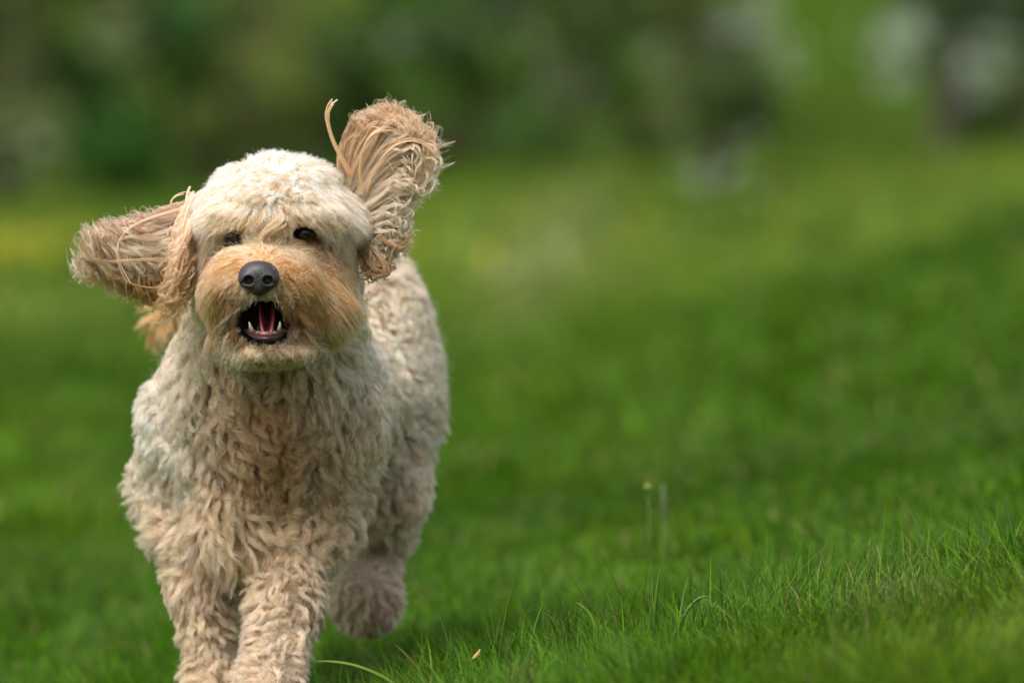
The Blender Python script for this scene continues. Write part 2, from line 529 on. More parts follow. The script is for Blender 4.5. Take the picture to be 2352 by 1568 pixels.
def build_details():
    g, y_, b = (.085, .19, .022), (.24, .30, .05), (.10, .20, .09)
    big_blade([(1140, 1500, .0), (1155, 1400, .0), (1188, 1320, -.02)], .003, g, 'thin straight blade leaning right, left of the wider upright one')
    big_blade([(1500, 1470, .02), (1500, 1380, .02), (1519, 1297, .02)], .006, g, 'wide upright blade with a pointed tip in the middle of the lawn')
    big_blade([(1545, 1520, 0), (1560, 1395, 0), (1600, 1358, 0), (1640, 1372, -.02)], .005, (.14, .25, .06), 'blade arching over to the right like a hook')
    big_blade([(1640, 1480, 0), (1680, 1430, 0), (1720, 1405, 0), (1755, 1410, 0)], .004, b, 'pale bluish blade bending low to the right')
    big_blade([(1375, 1500, 0), (1380, 1420, 0), (1345, 1395, 0), (1320, 1381, 0)], .006, (.20, .27, .04), 'yellow green blade curving to the left')
    big_blade([(1205, 1500, 0), (1225, 1430, 0), (1253, 1375, 0)], .0045, g, 'slim green blade leaning right beside the thin straight one')
    big_blade([(1060, 1520, .0), (1030, 1470, 0), (1006, 1403, 0)], .003, g, 'thin dark blade leaning left near the dog')
    big_blade([(1000, 1568, -.1), (960, 1520, -.12), (905, 1478, -.15)], .005, (.35, .32, .08), 'yellowing blade leaning left beside the dog leg')
    big_blade([(980, 1600, -.2), (880, 1530, -.2), (790, 1515, -.2), (717, 1518, -.2)], .006, (.18, .28, .05), 'long pale blade lying almost flat towards the dog leg')
    big_blade([(2345, 1330, .0), (2330, 1230, .0), (2298, 1110, .0)], .007, (.06, .17, .03), 'tallest dark green blade near the right edge')
    big_blade([(2112, 1400, .2), (2112, 1330, .2), (2080, 1222, .25)], .008, (.12, .26, .02), 'bright green blurred blade leaning left, behind the right lawn')
    big_blade([(2105, 1400, .3), (2120, 1290, .3), (2150, 1240, .3), (2180, 1218, .3)], .006, (.12, .22, .07), 'pale blurred blade arching right behind the bright green one')
    big_blade([(1900, 1390, .15), (1888, 1340, .15), (1912, 1295, .15)], .007, (.17, .26, .03), 'pale forked-looking blurred blade left of the bright green one')
    big_blade([(1250, 1480, .2), (1290, 1470, .0), (1262, 1455, .0)], .006, (.35, .36, .15), 'small straw coloured blade lying in the lawn')
    # blurred plantain stalk with a seed head and a bud beside it
    r = empty('plantain_stalk', tuple(W(1525, 1330, 1.1)))
    tag(r, 'tall blurred stalk with a narrow seed head, standing behind the lawn edge', 'plant')
    sm = plain_mat('stalk_green', (.06, .12, .02), .7, .3, .2)
    hm = plain_mat('seed_head_grey', (.09, .125, .05), .8, .2, .3, 400)
    gz = float(H(W(1525, 1400, 1.1)[0], 1.1))
    a = W(1527, 1420, 1.1); a[2] = gz - .01
    make_tube('stem', [a, W(1524, 1300, 1.1), W(1526, 1180, 1.1)], [.0020, .0018, .0015], sm, r)
    make_tube('seed_head', [W(1526, 1195, 1.1), W(1525, 1185, 1.1), W(1525, 1150, 1.1), W(1524, 1120, 1.1), W(1524, 1112, 1.1)], [.001, .0032, .0038, .003, .001], hm, r)
    r = empty('flower_bud', tuple(W(1500, 1380, .8)))
    tag(r, 'blurred yellow bud on a thin stem, left of the tall stalk', 'flower')
    a = W(1500, 1420, .8); a[2] = float(H(a[0], .8)) - .01
    make_tube('stem', [a, W(1496, 1300, .8), W(1488, 1130, .8)], [.0012, .001, .0008], sm, r)
    make_tube('bud', [W(1488, 1130, .8), W(1488, 1126, .8), W(1488, 1120, .8), W(1487, 1113, .8), W(1487, 1110, .8)], [.001, .004, .005, .0035, .001],
              plain_mat('bud_yellow', (.13, .17, .02), .6), r)
    # fallen petals and husks
    pm = plain_mat('petal_pink', (.62, .38, .27), .6, .3, .2, 300)
    for (px, py, y, s, mat, lab) in [(1745, 1440, -.02, .006, pm, 'small pinkish dried petal caught upright in the lawn'),
                                     (1090, 1500, 0, .006, plain_mat('husk_orange', (.5, .28, .08), .6), 'small orange husk in the grass near the dog'),
                                     (1930, 1465, -.25, .007, plain_mat('petal_yellow', (.5, .42, .03), .6), 'small yellow petal in the grass below the pink one')]:
        c = W(px, py, y)
        gz = float(H(c[0], c[1])); c[2] = max(c[2], gz + .012)
        n = 9; t = np.linspace(0, 1, n)
        ctr = np.stack([s * .6 * np.sin(t * 2.2), s * .5 * t, s * 2.6 * (t - .5)], -1)
        V, F, cap = tube_np(ctr, s * .38 * np.sin(np.pi * np.clip(t, .04, .97)) ** .7, 8)
        V = V * np.array((1, .45, 1)); 
        o = mesh_np('fallen_petal', V, F, mat); o.location = c; o.rotation_euler = (0, .5, 0)
        tag(o, lab, 'petal', 'fallen petals in the lawn')


# ------------------------------------------------------------------ signed distance modelling for the dog
def sd_cone(P, a, b, ra, rb):
    a = np.asarray(a, np.float32); b = np.asarray(b, np.float32)
    ab = b - a
    t = np.clip(((P - a) @ ab) / float(ab @ ab), 0, 1)
    return np.sqrt(((P - a - t[..., None] * ab) ** 2).sum(-1)) - (ra + (rb - ra) * t)


def sd_ell(P, c, r, rot=None):
    q = P - np.asarray(c, np.float32)
    if rot is not None: q = q @ rot
    r = np.asarray(r, np.float32)
    k0 = np.sqrt(((q / r) ** 2).sum(-1)); k1 = np.sqrt(((q / (r * r)) ** 2).sum(-1))
    return k0 * (k0 - 1) / np.maximum(k1, 1e-6)


def smin(a, b, k):
    h = np.clip(.5 + .5 * (b - a) / k, 0, 1)
    return b * (1 - h) + a * h - k * h * (1 - h)


def smax(a, b, k):
    return -smin(-a, -b, k)


def surface_nets(fn, lo, hi, h):
    lo = np.asarray(lo, float)
    n = np.ceil((np.asarray(hi) - lo) / h).astype(int) + 1
    ax = [lo[k] + np.arange(n[k]) * h for k in range(3)]
    F = np.empty(n, np.float32)
    for i in range(0, n[0], 16):
        X, Y, Z = np.meshgrid(ax[0][i:i + 16], ax[1], ax[2], indexing='ij')
        F[i:i + 16] = fn(np.stack([X, Y, Z], -1).astype(np.float32))
    neg = F < 0
    cn = n - 1
    acc = np.zeros((*cn, 3), np.float32); cnt = np.zeros(cn, np.float32)
    for axis in range(3):
        o1, o2 = [k for k in range(3) if k != axis]
        for p in (0, 1):
            for q in (0, 1):
                s0 = [slice(None)] * 3; s1 = [slice(None)] * 3
                s0[axis] = slice(0, cn[axis]); s1[axis] = slice(1, cn[axis] + 1)
                s0[o1] = s1[o1] = slice(p, p + cn[o1]); s0[o2] = s1[o2] = slice(q, q + cn[o2])
                A, B = F[tuple(s0)], F[tuple(s1)]
                m = (A < 0) != (B < 0)
                t = np.where(m, A / np.where(m, A - B, 1), 0)
                cnt += m
                acc[..., axis] += np.where(m, t, 0); acc[..., o1] += m * p; acc[..., o2] += m * q
    act = cnt > 0
    idx = np.full(cn, -1, np.int64); idx[act] = np.arange(act.sum())
    ci = np.argwhere(act)
    V = lo + (ci + acc[act] / cnt[act][:, None]) * h
    quads_ = []
    for axis in range(3):
        o1, o2 = [k for k in range(3) if k != axis]
        s0 = [slice(1, cn[k]) for k in range(3)]; s1 = [slice(1, cn[k]) for k in range(3)]
        s0[axis] = slice(0, cn[axis]); s1[axis] = slice(1, cn[axis] + 1)
        A, B = neg[tuple(s0)], neg[tuple(s1)]
        e = np.argwhere(A != B)
        if not len(e): continue
        flip = A[tuple(e.T)]
        e = e + 1; e[:, axis] -= 1
        def cell(d1, d2):
            c = e.copy(); c[:, o1] += d1; c[:, o2] += d2
            return idx[tuple(c.T)]
        q = np.stack([cell(-1, -1), cell(0, -1), cell(0, 0), cell(-1, 0)], -1)
        if axis == 1: flip = ~flip
        q[~flip] = q[~flip][:, ::-1]
        quads_.append(q)
    return V, np.concatenate(quads_)


def grad(fn, P, e=.003):
    P = P.astype(np.float32)
    G = np.stack([fn(P + np.eye(3, dtype=np.float32)[k] * e) - fn(P - np.eye(3, dtype=np.float32)[k] * e) for k in range(3)], -1)
    return nrm(G)


# mouth opening (shared by the skin, fur masks and mouth parts)
MOUTH_C = W(604, 732, -.062)


def mouth_sd(P):
    a = sd_ell(P, W(606, 731, -.062), (.0295, .050, .0245))
    return smin(a, sd_ell(P, W(606, 760, -.060), (.026, .04, .014)), .01)


BONES = [  # (a, b, ra, rb, k)
    (W(640, 650, .13), W(630, 860, .20), .072, .090, .04),           # neck
    (W(628, 930, .26), W(815, 860, .60), .090, .068, .06),           # trunk
    (W(490, 960, .25), W(424, 1110, .31), .060, .036, .022),          # viewer-left shoulder, upper arm
    (W(424, 1110, .31), W(466, 1330, .23), .036, .029, .03),
    (W(466, 1330, .23), W(486, 1560, .20), .028, .018, .02),
    (W(486, 1560, .20), W(486, 1690, .17), .023, .027, .02),
    (W(486, 1690, .17), W(480, 1715, .13), .027, .020, .02),
    (W(715, 980, .22), W(695, 1180, .21), .062, .042, .03),          # viewer-right foreleg
    (W(695, 1180, .23), W(660, 1370, .15), .040, .031, .03),
    (W(660, 1370, .15), W(615, 1570, .07), .030, .023, .02),
    (W(612, 1570, .07), W(588, 1690, .03), .026, .028, .02),
    (W(588, 1690, .03), W(582, 1712, -.01), .030, .020, .02),
    (W(840, 950, .56), W(868, 1110, .50), .062, .036, .05),          # viewer-right hind leg, lifted
    (W(868, 1110, .50), W(862, 1230, .60), .036, .024, .03),
    (W(862, 1230, .60), W(848, 1310, .57), .026, .024, .02),
    (W(848, 1310, .57), W(840, 1374, .49), .025, .034, .02),
    (W(760, 950, .60), W(700, 1120, .60), .080, .050, .05),          # viewer-left hind leg, hidden behind
    (W(700, 1120, .60), W(650, 1260, .74), .046, .026, .03),
    (W(650, 1260, .74), W(630, 1440, .66), .026, .026, .02),
    (W(840, 660, .68), W(690, 600, .74), .024, .018, .02),           # tail
    (W(690, 600, .74), W(500, 630, .76), .018, .015, .02),
    (W(500, 630, .76), W(375, 730, .74), .015, .010, .02),
]
ELLS = [
    (W(628, 925, .20), (.080, .075, .11), .035),       # fore chest
    (W(606, 985, .27), (.096, .10, .140), .04),
    (W(545, 1130, .19), (.036, .035, .065), .02),        # rib cage front
    (W(846, 885, .57), (.062, .14, .112), .05),
    (W(842, 725, .60), (.038, .12, .075), .06),        # rump
    (W(632, 528, .075), (.078, .092, .070), .03),      # skull
    (W(634, 622, .060), (.081, .078, .058), .03),      # cheeks
    (W(602, 638, -.034), (.051, .060, .036), .022),
    (W(556, 503, .000), (.026, .020, .011), .020),   # brows
    (W(684, 495, .004), (.026, .020, .011), .020),    # muzzle
    (W(560, 682, -.020), (.026, .045, .026), .015),    # flews
    (W(650, 684, -.020), (.028, .045, .026), .015),
    (W(688, 682, .02), (.040, .050, .034), .02),
    (W(627, 808, -.026), (.046, .045, .0145), .010),    # chin
    (W(626, 778, .040), (.044, .050, .026), .02),
    (W(606, 748, .035), (.050, .042, .045), .015),   # back of the jaw
    (W(556, 768, -.020), (.018, .040, .020), .012),   # corners of the jaw
    (W(668, 764, -.018), (.018, .040, .020), .012),
]


def body_sd(P):
    d = None
    for a, b, ra, rb, k in BONES:
        e = sd_cone(P, a, b, ra, rb)
        d = e if d is None else smin(d, e, k)
    for c, r, k in ELLS:
        d = smin(d, sd_ell(P, c, r), k)
    for ec in EYES:
        d = smax(d, -(np.sqrt(((P - (ec + np.array((0, -.004, 0), np.float32))) ** 2).sum(-1)) - .0125), .004)
    d = smax(d, -mouth_sd(P), .005)
    return d


EYES = [W(534, 545, -.009).astype(np.float32), W(701, 535, -.004).astype(np.float32)]

HEADS = [ELLS[k] for k in range(5, 18)]


def head_soft(P):
    d = np.min([sd_ell(P.astype(np.float32), c, r) for c, r, k in HEADS], axis=0)
    return 1 - smooth01(d, .004, .016)


def head_weight(P):
    return head_soft(P) > .5


# ---- coat colour, laid out over the animal, with some shade worked in
CREAM = np.array((.90, .79, .64)); WHITE = np.array((.98, .95, .90)); TAN = np.array((.76, .51, .33)); ORANGE = np.array((.70, .41, .24))
BEIGE = np.array((.78, .605, .44)); PINKTAN = np.array((.50, .36, .265)); BROWN = np.array((.16, .09, .05)); DARK = np.array((.02, .014, .012))


def coat(P):
    px, py = proj(P)
    y = P[..., 1]
    def gs(cx, cy, sx, sy):
        return np.exp(-(((px - cx) / sx) ** 2 + ((py - cy) / sy) ** 2))[..., None]
    body = BEIGE * np.ones(P.shape)
    mixv = lambda c, col, wt: c * (1 - np.clip(wt, 0, 1)) + np.array(col) * np.clip(wt, 0, 1)
    body = mixv(body, (.93, .85, .73), gs(400, 930, 85, 190) * .85)
    body = mixv(body, CREAM, gs(930, 830, 150, 280) * .85)
    body = mixv(body, CREAM, gs(820, 780, 110, 120) * .8)
    body = mixv(body, (.50, .325, .20), gs(620, 1000, 110, 180) * .92)  # tan chest, made darker to carry the shadow down its centre
    body = mixv(body, (.80, .63, .49), gs(850, 1330, 90, 140) * .8)
    body = mixv(body, (.86, .69, .54), gs(630, 1450, 110, 150) * .7)
    body = mixv(body, BROWN * 1.5, gs(838, 1440, 50, 14) * .8)
    body = mixv(body, BROWN * 3.2, gs(640, 880, 120, 35) * .55)  # shade under the chin, painted into the ruff
    t = smooth01(y, .62, .72)[..., None]
    body = mixv(body, (.66, .42, .24), t * (py < 800)[..., None])
    head = mixv(CREAM * np.ones(P.shape), WHITE, smooth01(550 - py, 0, 150)[..., None])
    head = mixv(head, WHITE, gs(455, 600, 50, 160) * .9)
    head = mixv(head, (.84, .66, .48), gs(620, 500, 110, 40) * .9)
    head = mixv(head, TAN * 1.15, gs(615, 545, 110, 40) * .7)
    head = mixv(head, TAN, gs(605, 625, 90, 45) * .6)
    head = mixv(head, TAN, gs(760, 640, 55, 80) * .65)
    head = mixv(head, ORANGE, gs(520, 655, 38, 55) * .85)
    head = mixv(head, ORANGE, gs(680, 655, 55, 60) * .9)
    head = mixv(head, BROWN * 2.0, gs(678, 700, 36, 46) * .65)
    head = mixv(head, BROWN * 2.0, gs(526, 700, 26, 46) * .65)
    head = mixv(head, TAN * 1.1, gs(755, 600, 40, 60) * .6)
    head = mixv(head, ORANGE * 1.1, gs(560, 605, 60, 18) * .7)
    head = mixv(head, ORANGE * 1.1, gs(665, 610, 60, 20) * .7)
    head = mixv(head, (.88, .72, .54), gs(600, 572, 75, 16) * .8)
    head = mixv(head, BROWN * 2, gs(745, 545, 28, 20) * .75)
    head = mixv(head, BROWN * 2.4, gs(495, 560, 25, 28) * .65)
    head = mixv(head, DARK * 2, gs(532, 545, 30, 16) * .95)
    head = mixv(head, DARK * 2, gs(700, 534, 36, 23) * .95)
    head = mixv(head, BROWN, gs(535, 700, 18, 28) * .6)
    head = mixv(head, BROWN * 1.2, gs(665, 715, 22, 34) * .6)
    head = mixv(head, (.84, .70, .54), gs(625, 806, 95, 16) * .9)
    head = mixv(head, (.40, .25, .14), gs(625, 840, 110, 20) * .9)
    head = mixv(head, DARK, gs(612, 784, 46, 8) * .85)
    head = mixv(head, BROWN * 2.6, gs(726, 550, 36, 24) * .62)
    head = mixv(head, BROWN * 2.8, gs(762, 570, 22, 30) * .30)
    head = mixv(head, BROWN * 2.8, gs(508, 560, 28, 22) * .60)
    head = mixv(head, BROWN * 3.2, gs(487, 598, 12, 40) * .45)
    head = mixv(head, WHITE, smooth01(478 - px, -12, 22)[..., None] * .9)
    head = mixv(head, CREAM, smooth01(px - 785, -15, 25)[..., None] * .85)
    head = mixv(head, DARK * 2, gs(700, 535, 34, 19) * .95)
    head = mixv(head, DARK * 2, gs(532, 546, 32, 13) * .95)
    head = mixv(head, BROWN * 1.6, gs(542, 765, 24, 34) * .9)
    head = mixv(head, BROWN * 1.6, gs(678, 758, 26, 42) * .9)
    head = mixv(head, BROWN * 1.3, gs(604, 692, 56, 18) * .85)
    head = mixv(head, (.86, .72, .56), gs(627, 808, 80, 14) * .7)
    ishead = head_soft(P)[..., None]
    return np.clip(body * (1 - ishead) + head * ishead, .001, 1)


# ---- hair
def hair_mat(name):
    m, n, b, out = new_mat(name)
    b.inputs['Roughness'].default_value = .45
    b.inputs['Specular IOR Level'].default_value = .28
    a = n.nodes.new('ShaderNodeAttribute'); a.attribute_name = 'tint'
    hi = n.nodes.new('ShaderNodeHairInfo')
    rp = n.nodes.new('ShaderNodeMapRange')
    rp.inputs['To Min'].default_value = .80; rp.inputs['To Max'].default_value = 1.14
    n.links.new(hi.outputs['Random'], rp.inputs['Value'])
    hs = n.nodes.new('ShaderNodeHueSaturation')
    n.links.new(a.outputs['Color'], hs.inputs['Color']); n.links.new(rp.outputs[0], hs.inputs['Value'])
    n.links.new(hs.outputs[0], b.inputs['Base Color'])
    t = n.nodes.new('ShaderNodeBsdfTranslucent')
    n.links.new(hs.outputs[0], t.inputs['Color'])
    mx = n.nodes.new('ShaderNodeMixShader'); mx.inputs[0].default_value = .35
    n.links.new(b.outputs[0], mx.inputs[1]); n.links.new(t.outputs[0], mx.inputs[2])
    h = n.nodes.new('ShaderNodeBsdfHairPrincipled')
    h.parametrization = 'COLOR'
    h.inputs['Roughness'].default_value = .38
    h.inputs['Radial Roughness'].default_value = .6
    h.inputs['Random Roughness'].default_value = .2
    sat = n.nodes.new('ShaderNodeHueSaturation'); sat.inputs['Saturation'].default_value = 1.12
    n.links.new(hs.outputs[0], sat.inputs['Color'])
    n.links.new(sat.outputs[0], h.inputs['Color'])
    m2 = n.nodes.new('ShaderNodeMixShader'); m2.inputs[0].default_value = .8
    n.links.new(mx.outputs[0], m2.inputs[1]); n.links.new(h.outputs[0], m2.inputs[2])
    n.links.new(m2.outputs[0], out.inputs['Surface'])
    return m


HAIR = hair_mat('dog_hair')


def make_curves(name, P, rad, cols, parent, mat=None):
    """P (n,k,3) strands; rad (k,) or (n,k); cols (n,3)"""
    n, k, _ = P.shape
    hc = bpy.data.hair_curves.new(name)
    hc.add_curves([k] * n)
    hc.attributes['position'].data.foreach_set('vector', np.ascontiguousarray(P, np.float32).ravel())
    ra = hc.attributes.get('radius') or hc.attributes.new('radius', 'FLOAT', 'POINT')
    ra.data.foreach_set('value', np.ascontiguousarray(np.broadcast_to(rad, (n, k)), np.float32).ravel())
    ca = hc.attributes.new('tint', 'FLOAT_COLOR', 'CURVE')
    c4 = np.ones((n, 4), np.float32); c4[:, :3] = np.clip(cols, .002, .95) ** 1.5
    ca.data.foreach_set('color', c4.ravel())
    hc.materials.append(mat or HAIR)
    o = bpy.data.objects.new(name, hc); COL.objects.link(o)
    if parent: o.parent = parent
    return o


def locks(P, N, D0, D1, L, R_, A, f, J, K, seed, conv=.75, frizz=.0006, lenvar=.25, grow=1.0, drop=0.0):
    """tufts of J hairs: P roots, N normals, D0 root direction, D1 tip direction, L length, R_ tuft radius, A curl radius, f turns."""
    r = np.random.default_rng(seed)
    M = len(P)
    b = lambda v: np.broadcast_to(np.asarray(v, float), (M,))
    L, R_, A, f = b(L), b(R_), b(A), b(f)
    s = np.linspace(0, 1, K)
    out = np.empty((M, J, K, 3), np.float32)
    D0 = nrm(D0); D1 = nrm(D1)
    ph = 4 * np.pi * vnoise(P, 16, 21) + r.normal(0, .7, M); hand = np.where(vnoise(P, 20, 22) > .5, 1, -1) * r.choice([-1, 1, 1, 1, 1], M)
    t1 = nrm(np.cross(N, D1 + 1e-4 * r.normal(size=D1.shape))); t2 = nrm(np.cross(N, t1))
    u = nrm(np.cross(D1, N + 1e-4)); v = nrm(np.cross(D1, u))
    ang = r.uniform(0, 2 * np.pi, (M, J)); rr = np.sqrt(r.random((M, J))) * R_[:, None]
    off = (np.cos(ang) * rr)[..., None] * t1[:, None] + (np.sin(ang) * rr)[..., None] * t2[:, None]
    ls = L[:, None] * (1 - lenvar * r.random((M, J)) ** 1.5)
    dph = r.normal(0, .35, (M, J))
    w1 = r.normal(size=(M, J, 3)) * frizz; w2 = r.uniform(1.5, 4, (M, J)); w3 = r.uniform(0, 6.28, (M, J))
    # fractional spine: integral of the blended direction
    for i, t in enumerate(s):
        c = D0 * (t - grow * t * t / 2)[..., None] if np.ndim(t) else D0 * (t - grow * t * t / 2) + D1 * (grow * t * t / 2)
        tt = 1.0
        base = P[:, None] + c[:, None] * ls[..., None]
        env = t ** .6
        th = ph[:, None] + dph + hand[:, None] * 2 * np.pi * f[:, None] * t
        th0 = ph[:, None] + dph
        cu = (A[:, None] * env * (np.cos(th) - np.cos(th0) * (1 - t)))[..., None] * u[:, None] + \
             (A[:, None] * env * .8 * (np.sin(th) - np.sin(th0) * (1 - t)))[..., None] * v[:, None]
        fz = w1 * (np.sin(w3 + w2 * 6.28 * t) * t)[..., None] * 2
        # bulge in the middle, gather at the tip
        cv = 1 - conv * t ** 1.5
        out[:, :, i] = base + off * cv + cu + fz
        if drop: out[:, :, i, 2] -= (drop * t * t * ls)
    return out.reshape(M * J, K, 3)


def sample_surface(V, F, n, r, wfn=None):
    T = np.concatenate([F[:, [0, 1, 2]], F[:, [0, 2, 3]]])
    A, B, C = V[T[:, 0]], V[T[:, 1]], V[T[:, 2]]
    ar = np.linalg.norm(np.cross(B - A, C - A), axis=1) / 2
    if wfn is not None: ar = ar * wfn((A + B + C) / 3)
    k = r.choice(len(T), n, p=ar / ar.sum())
    u, v = r.random(n), r.random(n)
    m = u + v > 1; u[m] = 1 - u[m]; v[m] = 1 - v[m]
    return A[k] + u[:, None] * (B - A)[k] + v[:, None] * (C - A)[k]


def tangential(D, N):
    return D - (D * N).sum(-1, keepdims=True) * N




def ear_fan(guides, n_locks, J, K, seed, thick, s0max, R_, A, f, frizz, lenlo=.7, conv=.5, drift=0.0, over=1.05, jit=0.0, hook=0.0):
    """locks laid along a fan of cubic guide curves; each guide: four (px,py,y)"""
    r = np.random.default_rng(seed)
    Gd = np.array([[W(*p) for p in g] for g in guides])      # g,4,3
    u = r.random(n_locks) * (len(Gd) - 1)
    i = np.minimum(u.astype(int), len(Gd) - 2); fr = (u - i)[:, None, None]
    C = Gd[i] * (1 - fr) + Gd[i + 1] * fr                     # M,4,3
    u2 = np.clip(u + r.normal(0, drift, n_locks), 0, len(Gd) - 1.001)
    i2 = u2.astype(int); fr2 = (u2 - i2)[:, None]
    C = C.copy()
    for q_, wq in ((2, .5), (3, 1.0)):
        C[:, q_] = C[:, q_] * (1 - wq) + wq * (Gd[i2, q_] * (1 - fr2) + Gd[i2 + 1, q_] * fr2)
    s0 = r.random(n_locks) ** 1.3 * s0max
    s1 = np.clip(s0 + lenlo + r.random(n_locks) * (over - lenlo), 0, over + .02)
    t = np.linspace(0, 1, K)[None] * (s1 - s0)[:, None] + s0[:, None]
    t = t[..., None]
    c = (1 - t) ** 3 * C[:, None, 0] + 3 * t * (1 - t) ** 2 * C[:, None, 1] + 3 * t * t * (1 - t) * C[:, None, 2] + t ** 3 * C[:, None, 3]
    side = r.uniform(-1, 1, n_locks)
    c[..., 1] += side[:, None] * thick * (.35 + .65 * np.sin(np.clip(t[..., 0], 0, 1) * np.pi * .7))
    c = c + r.normal(0, 1, (n_locks, 1, 3)) * jit + r.normal(0, 1, (n_locks, 1, 3)) * jit * 1.5 * np.linspace(0, 1, K)[None, :, None] ** 2
    T = nrm(np.gradient(c, axis=1))
    Y = np.array((0, 1., 0))
    U = nrm(np.cross(T, Y)); Vv = np.cross(T, U)
    q = np.linspace(0, 1, K)[None, None]
    ph = r.uniform(0, 6.28, (n_locks, 1, 1)) + r.normal(0, .25, (n_locks, J, 1))
    ff = (f * r.uniform(.6, 1.4, n_locks))[:, None, None]
    AA = (A * r.uniform(.3, 1.6, n_locks))[:, None, None] * (q ** .8 + hook * q ** 4)
    th = ph + ff * 6.283 * (q + .5 * q ** 3 * (1 + hook))
    ang = r.uniform(0, 6.28, (n_locks, J, 1)); rr = np.sqrt(r.random((n_locks, J, 1))) * R_ * (1 - conv * q)
    a = AA * np.cos(th) + rr * np.cos(ang); b_ = AA * .8 * np.sin(th) + rr * np.sin(ang)
    w3 = r.uniform(0, 6.28, (n_locks, J, 1)); fz = frizz * np.sin(w3 + q * r.uniform(8, 22, (n_locks, J, 1))) * q
    out = c[:, None] + (a + fz)[..., None] * U[:, None] + (b_ - fz)[..., None] * Vv[:, None]
    return out.reshape(-1, K, 3), side.repeat(J)


